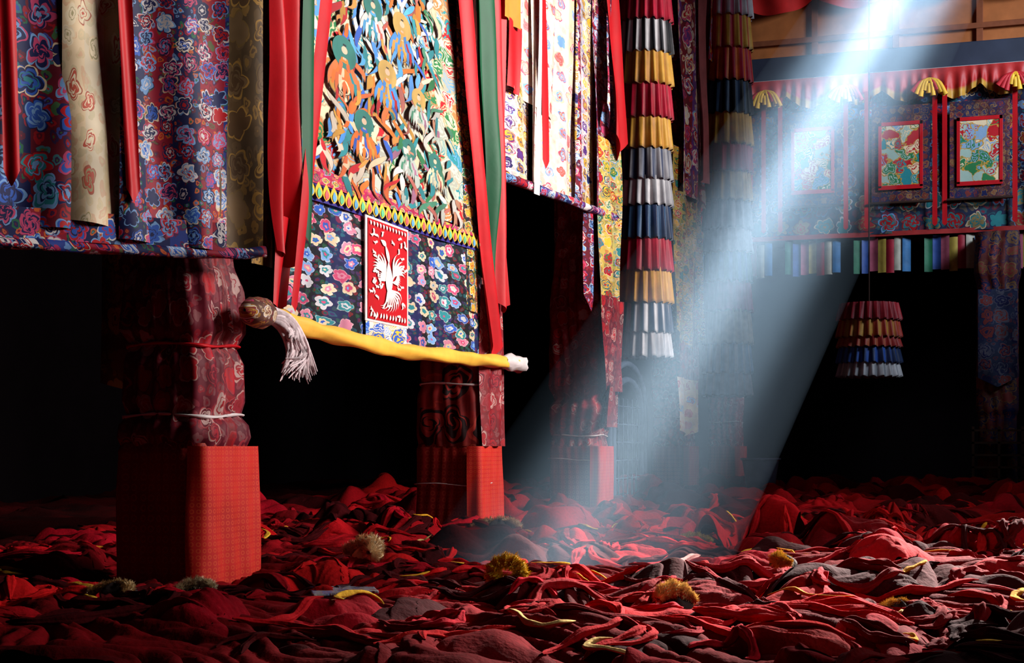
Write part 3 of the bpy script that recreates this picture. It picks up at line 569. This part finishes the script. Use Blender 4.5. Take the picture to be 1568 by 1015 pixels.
def heap(x,y,r,h,n,col,seed,asp=1.,rot=0.):
    g=np.linspace(-1,1,n); X,Y=np.meshgrid(g,g,indexing='ij'); s=seed
    wx=X+.3*(vn(X*2+5,Y*2,s)-.5)*2; wy=Y+.3*(vn(X*2,Y*2+5,s+2)-.5)*2
    rr=np.sqrt(wx**2+wy**2); env=np.clip(1-rr**2.2,0,1)**.6
    f1,f2,f3=folds(X*r,Y*r,s,seed*2.1,12. if y<15.5 else 8.)
    z=env*(.35+.75*(vn(X*1.7,Y*1.7,s+4)-.25)+ (.080*f1+.030*f2+.012*f3)/h*.9)
    lx=r*asp*(X)+.06*(f1-.5)*env; ly=r*(Y)+.06*(f2-.5)*env
    c,s_=math.cos(rot),math.sin(rot)
    PX=x+lx*c-ly*s_; PYy=y+lx*s_+ly*c; Z=h*z
    Z=np.where(env<=0.001,-.05,Z)
    V=np.stack([PX,PYy,Z],-1).reshape(-1,3)
    F=gridF(n,n); e_=(env>0.001).ravel(); F=F[e_[F].any(1)]
    hput(V); cc=np.array(col)*(.65+.6*vn(X*2,Y*2,s)[...,None]); ac.add(V,F,cc.reshape(-1,3))
REDS=[(.30,.003,.006),(.22,.002,.005),(.34,.004,.005),(.14,.0015,.004),(.05,.001,.002),(.26,.002,.009),(.03,.001,.002)]
def ok_heap(X,Y,r):
    xc,zc_=camxy(X,Y)
    if zc_<5.4 or abs(xc)>zc_*.37+1.0: return False
    if inpil(X,Y,.05+r*.85): return False
    if X>-3.7 and 10.0-r*.6<Y<10.9+r*.4: return False
    return True
pts=[]
def scatter(n,x0,x1,y0,y1,rmin,rmax,dmin,res,hs):
    c=0
    for _ in range(n):
        X=rng.uniform(x0,x1);Y=rng.uniform(y0,y1);r=rng.uniform(rmin,rmax)
        if not ok_heap(X,Y,r): continue
        if any((X-a)**2+(Y-b)**2<(dmin*(r+q))**2 for a,b,q in pts): continue
        pts.append((X,Y,r)); heap(X,Y,r,hs*r*rng.uniform(.5,1.35),res,REDS[rng.randint(len(REDS))],rng.uniform(0,60),rng.uniform(.8,1.35),rng.uniform(0,3.14)); c+=1
    return c
for X,Y,r,h,c in [(-1.75,8.75,.55,.26,6),(-.7,8.4,.5,.34,6),(-.1,8.6,.5,.34,4),(-3.1,8.4,.5,.20,4),(-1.2,9.2,.45,.26,0),(.3,9.1,.5,.32,0),(-4.6,6.9,.4,.2,0),(-3.9,9.4,.35,.2,2),(-2.0,13.0,.55,.6,0),(-3.7,13.2,.5,.46,5),(-1.0,12.6,.5,.4,3)]:
    pts.append((X,Y,r)); heap(X,Y,r,h*1.15,100,REDS[c],X*7+Y*3+20,1.15,X)
n1=scatter(2600,-7.2,2.6,5.6,9.9,.28,.5,.64,88,.52)
n2=scatter(1700,-8,3.2,11.0,15.5,.30,.55,.62,66,.85)
n3=scatter(2000,-9,5,15.5,30.0,.35,.65,.60,44,.8)
print('heaps',n1,n2,n3)
def strand(x,y,L,w,ang,col,n=44,bend=1.2,lift=.3,k=5,amp=.28,flat=.75):
    t=np.linspace(0,1,n); a=ang+bend*np.sin(t*3.0+rng.rand()*6)
    X=x+np.cumsum(np.cos(a))*L/n; Y=y+np.cumsum(np.sin(a))*L/n
    if any(inpil(X[i],Y[i],.1) for i in range(0,n,4)): return
    Z=hget(X,Y); kk=np.ones(9)/9; Z=np.convolve(np.pad(Z,4,'edge'),kk,'valid')+w*lift
    r=w*np.sqrt(np.clip(np.sin(np.pi*np.clip(t,.01,.99)),.03,1))*(1+.25*np.sin(t*17+rng.rand()*6))
    V,F=tubeVF(np.stack([X,Y,Z],-1),r,18,k,amp,flat,rng.uniform(-8,8)); ac.add(V,F,col)
for _ in range(480):
    X=rng.uniform(-7,2.4);Y=rng.uniform(5.8,14.5)
    if not ok_heap(X,Y,.25): continue
    a=rng.uniform(0,6.28); cc=np.array(REDS[rng.randint(7)])*rng.uniform(.8,1.4); L=rng.uniform(.3,.8); w=rng.uniform(.016,.036)
    for j in range(rng.randint(1,4)): strand(X+.05*j*math.cos(a+1.57),Y+.05*j*math.sin(a+1.57),L,w,a+.1*j,cc,bend=.9)
for _ in range(140):
    X=rng.uniform(-8,4);Y=rng.uniform(14.5,26)
    if not ok_heap(X,Y,.35): continue
    strand(X,Y,rng.uniform(.5,1.0),rng.uniform(.03,.06),rng.uniform(0,6.28),np.array(REDS[rng.randint(6)])*rng.uniform(.8,1.2),24)
for _ in range(130):
    X=rng.uniform(-6.5,2.4);Y=rng.uniform(6.0,15)
    if not ok_heap(X,Y,.3): continue
    c=[(.62,.34,.03),(.5,.24,.02),(.6,.42,.15),(.6,.28,.02)][rng.randint(4)]
    strand(X,Y,rng.uniform(.15,.6),rng.uniform(.008,.022),rng.uniform(0,6.28),c,26,1.5,.8,3,.2,.6)
for _ in range(30):  # paler folds under the beam, sunlit glare put into their colour
    X=rng.uniform(-3.5,-2.0);Y=rng.uniform(10.05,10.8)
    strand(X,Y,rng.uniform(.3,.8),rng.uniform(.02,.045),rng.uniform(-.5,.5),[(.6,.12,.14),(.6,.28,.26),(.4,.02,.03)][rng.randint(3)],40,.8,.3)
ac.obj('monk_robe_pile',M['robe'])
# ---------------------------------------------------------------- crested hats
def crest_hat(x,y,R_,w,col,rot,span=2.6,up=.35,name='fringed_crest_hat',inner=(.03,.02,.02),stand=0.,dz=0.):
    e=empty(name); z=float(hget(x,y))+w*.6+dz; ac=Acc()
    a=np.linspace(0,span,60); ca,sa=math.cos(rot),math.sin(rot)
    lx=R_*np.cos(a); ly=R_*np.sin(a)*(1-stand); lz=R_*(.0+np.sin(a))*stand+up*w*np.sin(np.linspace(0,math.pi,60))+(R_*stand*.9 if span>5 else 0)
    P=np.stack([x+lx*ca-ly*sa,y+lx*sa+ly*ca,z+lz],-1)
    prof=(np.clip(np.sin(np.linspace(.12,math.pi-.12,60)),.25,1) if span<5.5 else np.ones(60))*(1+.15*np.sin(a*11+x*9)+.1*np.sin(a*23))
    V,F=tubeVF(P,w*prof,16,4,.08); V=V+.004*(rng.rand(*V.shape)-.5); ac.add(V,F,np.array(col)*.6)
    cv=[];cf=[];cc=[];n=0; m=6000
    idx=rng.randint(0,len(V),m); cen=np.repeat(P[None],16,0).reshape(-1,3)
    d=V-cen; d/=np.linalg.norm(d,axis=1)[:,None]+1e-6
    for i in idx:
        b=V[i]+.005*(rng.rand(3)-.5); dd=d[i]+1.1*(rng.rand(3)-.5); L=w*(.12+.35*rng.rand()); s=np.cross(dd,(.3,.5,.8)); s=s/(np.linalg.norm(s)+1e-6)*w*.035
        k=.6+.7*rng.rand(); cc+=[np.array(col)*k]*4
        cv+= [b-s,b+s,b+dd*L+s*.5,b+dd*L-s*.5]; cf.append((n,n+1,n+2,n+3)); n+=4
    ac.add(cv,cf,np.array(cc)); ac.obj('fringed_crest',M['fur'],e,False)
    c=P.mean(0); th_=np.linspace(0,2*math.pi,20,endpoint=False); pr=np.linspace(0,1,8)
    T,Q=np.meshgrid(th_,pr,indexing='ij'); rr=R_*.7*np.cos(Q*math.pi/2)**.7
    V=np.stack([c[0]+rr*np.cos(T)*(1+.1*np.sin(3*T)),c[1]+.03+rr*np.sin(T),z-w*.7+R_*.5*Q+.01*np.sin(5*T)],-1).reshape(-1,3)
    mesh_np('felt_cap',V,gridF(20,8,True),M['fur'],parent=e,col=np.tile(inner,(len(V),1)))
crest_hat(-2.58,7.83,.085,.036,(.62,.40,.03),.3,6.2,stand=.75,inner=(.45,.25,.08),dz=.01)
crest_hat(-4.1,9.02,.16,.065,(.8,.62,.40),-.3,inner=(.5,.35,.2),dz=.03)
crest_hat(-1.50,7.43,.13,.040,(.62,.45,.20),1.0,stand=.4,dz=.0)
crest_hat(-.98,8.19,.11,.034,(.52,.34,.08),2.0,dz=.0)
crest_hat(-4.47,6.61,.15,.038,(.6,.42,.22),0.,dz=.02)
crest_hat(-4.20,7.11,.11,.04,(.6,.5,.35),.5,dz=.02)
crest_hat(-4.2,12.3,.24,.06,(.62,.46,.3),.2,dz=.03)
crest_hat(-.35,7.6,.12,.030,(.5,.32,.10),.8,dz=.0)
crest_hat(-2.3,12.2,.15,.045,(.5,.4,.12),.8)
crest_hat(.3,13.2,.18,.05,(.35,.26,.28),.8)
crest_hat(-1.6,14.0,.2,.05,(.6,.38,.06),1.8)
crest_hat(-3.55,11.3,.14,.045,(.6,.4,.04),2.6)
# ---------------------------------------------------------------- carpets
RUG=flower('worn_rug',4,4,[(.5,.26,.27),(.45,.34,.34)],.4,[CRM,(.5,.16,.18),LB,WHT],5,.42,.3,.5)
def rug(name,cx,cy,w,d,rot,z=0.02,m=RUG,t=.015):
    U,Q=np.meshgrid(np.linspace(-.5,.5,40),np.linspace(-.5,.5,20),indexing='ij'); c,s=math.cos(rot),math.sin(rot)
    Z=z+.008*np.sin(U*w*9)+.012*vn(U*w*4,Q*d*4,3.)
    V=np.stack([cx+U*w*c-Q*d*s,cy+U*w*s+Q*d*c,Z],-1).reshape(-1,3)
    o=mesh_np(name,V,gridF(40,20),m,uv=np.stack([U*w,Q*d],-1).reshape(-1,2)); so=o.modifiers.new('s','SOLIDIFY'); so.thickness=t; so.offset=-1
rug('aisle_carpet',-.6,10.48,6.6,.85,0.,.03)
rug('prayer_rug',-3.43,7.45,.36,.45,.5,.02+float(hget(-3.43,7.45)),m=flower('blue_white_rug',12,12,[(.3,.26,.26)],.4,[(.4,.34,.28),BLU,(.2,.25,.35),MAR],5,.42,.3,.5))
e=empty('blue_plastic_tub'); t=plain('grey_blue_plastic',(.12,.16,.28),.35,0)
V,F=tubeVF([(-3.55,24.6,z) for z in(0.25,.27,.5,.75,.78)],[.2,.24,.27,.31,.33],28,14,.02); mesh_np('tub_shell',V,F,t,parent=e)
V,F=tubeVF([(-3.55+.33*math.cos(a),24.6+.33*math.sin(a),.78) for a in np.linspace(0,6.283,30)],.018,8); mesh_np('tub_rim',V,F,t,parent=e)
# ---------------------------------------------------------------- light
def aim(o,tgt): o.rotation_euler=(Vector(tgt)-o.location).to_track_quat('-Z','Y').to_euler()
def lamp(name,typ,loc,tgt,en,col,**k):
    l=bpy.data.lights.new(name,typ); l.energy=en; l.color=col
    for a,b in k.items(): setattr(l,a,b)
    o=bpy.data.objects.new(name,l); o.location=loc; aim(o,tgt); link(o); return o
SRC=Vector((4.5,28.4,19.8)); TG=Vector((-2.95,10.45,0))
lamp('sunbeam_spot','SPOT',SRC,TG,400000,(.84,.92,1.),spot_size=math.radians(3.5),spot_blend=.6,shadow_soft_size=.12)
lamp('sunbeam_core_spot','SPOT',SRC,(-3.05,10.35,0),1300000,(.95,.97,1.),spot_size=math.radians(1.3),spot_blend=.8,shadow_soft_size=.1)
lamp('sun_patch_spot','SPOT',(6.5,28.5,11.5),(-.8,9.1,0),240000,(1.,.90,.84),spot_size=math.radians(10),spot_blend=.9,shadow_soft_size=.2)
lamp('clerestory_daylight','AREA',(8.5,14.5,7.5),(-4.7,13.2,5.1),1080,(1.,.95,.9),shape='RECTANGLE',size=12,size_y=3,spread=math.radians(66))
lamp('gallery_fill','AREA',(7.5,25,11),(-1.5,32,7.4),240,(.75,.88,1.),shape='RECTANGLE',size=3,size_y=3,spread=math.radians(60))  # added fill lamp to brighten the back gallery, no window there
w=bpy.data.worlds.new('hall_air'); sc.world=w; w.use_nodes=True; w.node_tree.nodes['Background'].inputs[0].default_value=(.35,.45,.7,1); w.node_tree.nodes['Background'].inputs[1].default_value=.008
ax=(TG-SRC).normalized(); s1=ax.cross(Vector((0,0,1))).normalized(); s2v=s1.cross(ax).normalized()
def cone(name,r0,r1,dens,col,g,l0=.5,l1=1.0):
    bm=bmesh.new(); ns=40; rings=[]
    for q,r in((l0,r0+(r1-r0)*l0),(l1,r1)):
        c=SRC+(TG-SRC)*q; ring=[]
        for i in range(ns):
            a=2*math.pi*i/ns; p=c+s1*math.cos(a)*r+s2v*math.sin(a)*r
            if q==l1: p=p+ax*((p.z-.02)/(-ax.z))
            ring.append(bm.verts.new(p))
        rings.append(ring)
    for i in range(ns): bm.faces.new((rings[0][i],rings[0][(i+1)%ns],rings[1][(i+1)%ns],rings[1][i]))
    bm.faces.new(rings[0]); bm.faces.new(rings[1]); bmesh.ops.recalc_face_normals(bm,faces=bm.faces)
    me=bpy.data.meshes.new(name); bm.to_mesh(me); bm.free()
    m=bpy.data.materials.new(name); m.use_nodes=True; nt=m.node_tree; nt.nodes.clear(); o=nt.nodes.new('ShaderNodeOutputMaterial'); v=nt.nodes.new('ShaderNodeVolumeScatter')
    v.inputs['Color'].default_value=(*col,1); v.inputs['Density'].default_value=dens; v.inputs['Anisotropy'].default_value=g; nt.links.new(v.outputs[0],o.inputs['Volume'])
    me.materials.append(m); return link(bpy.data.objects.new(name,me))
cone('beam_haze',.05,1.05,.045,(.48,.72,1.),.5)  # added haze volume, shaped to the beam so the light shaft shows
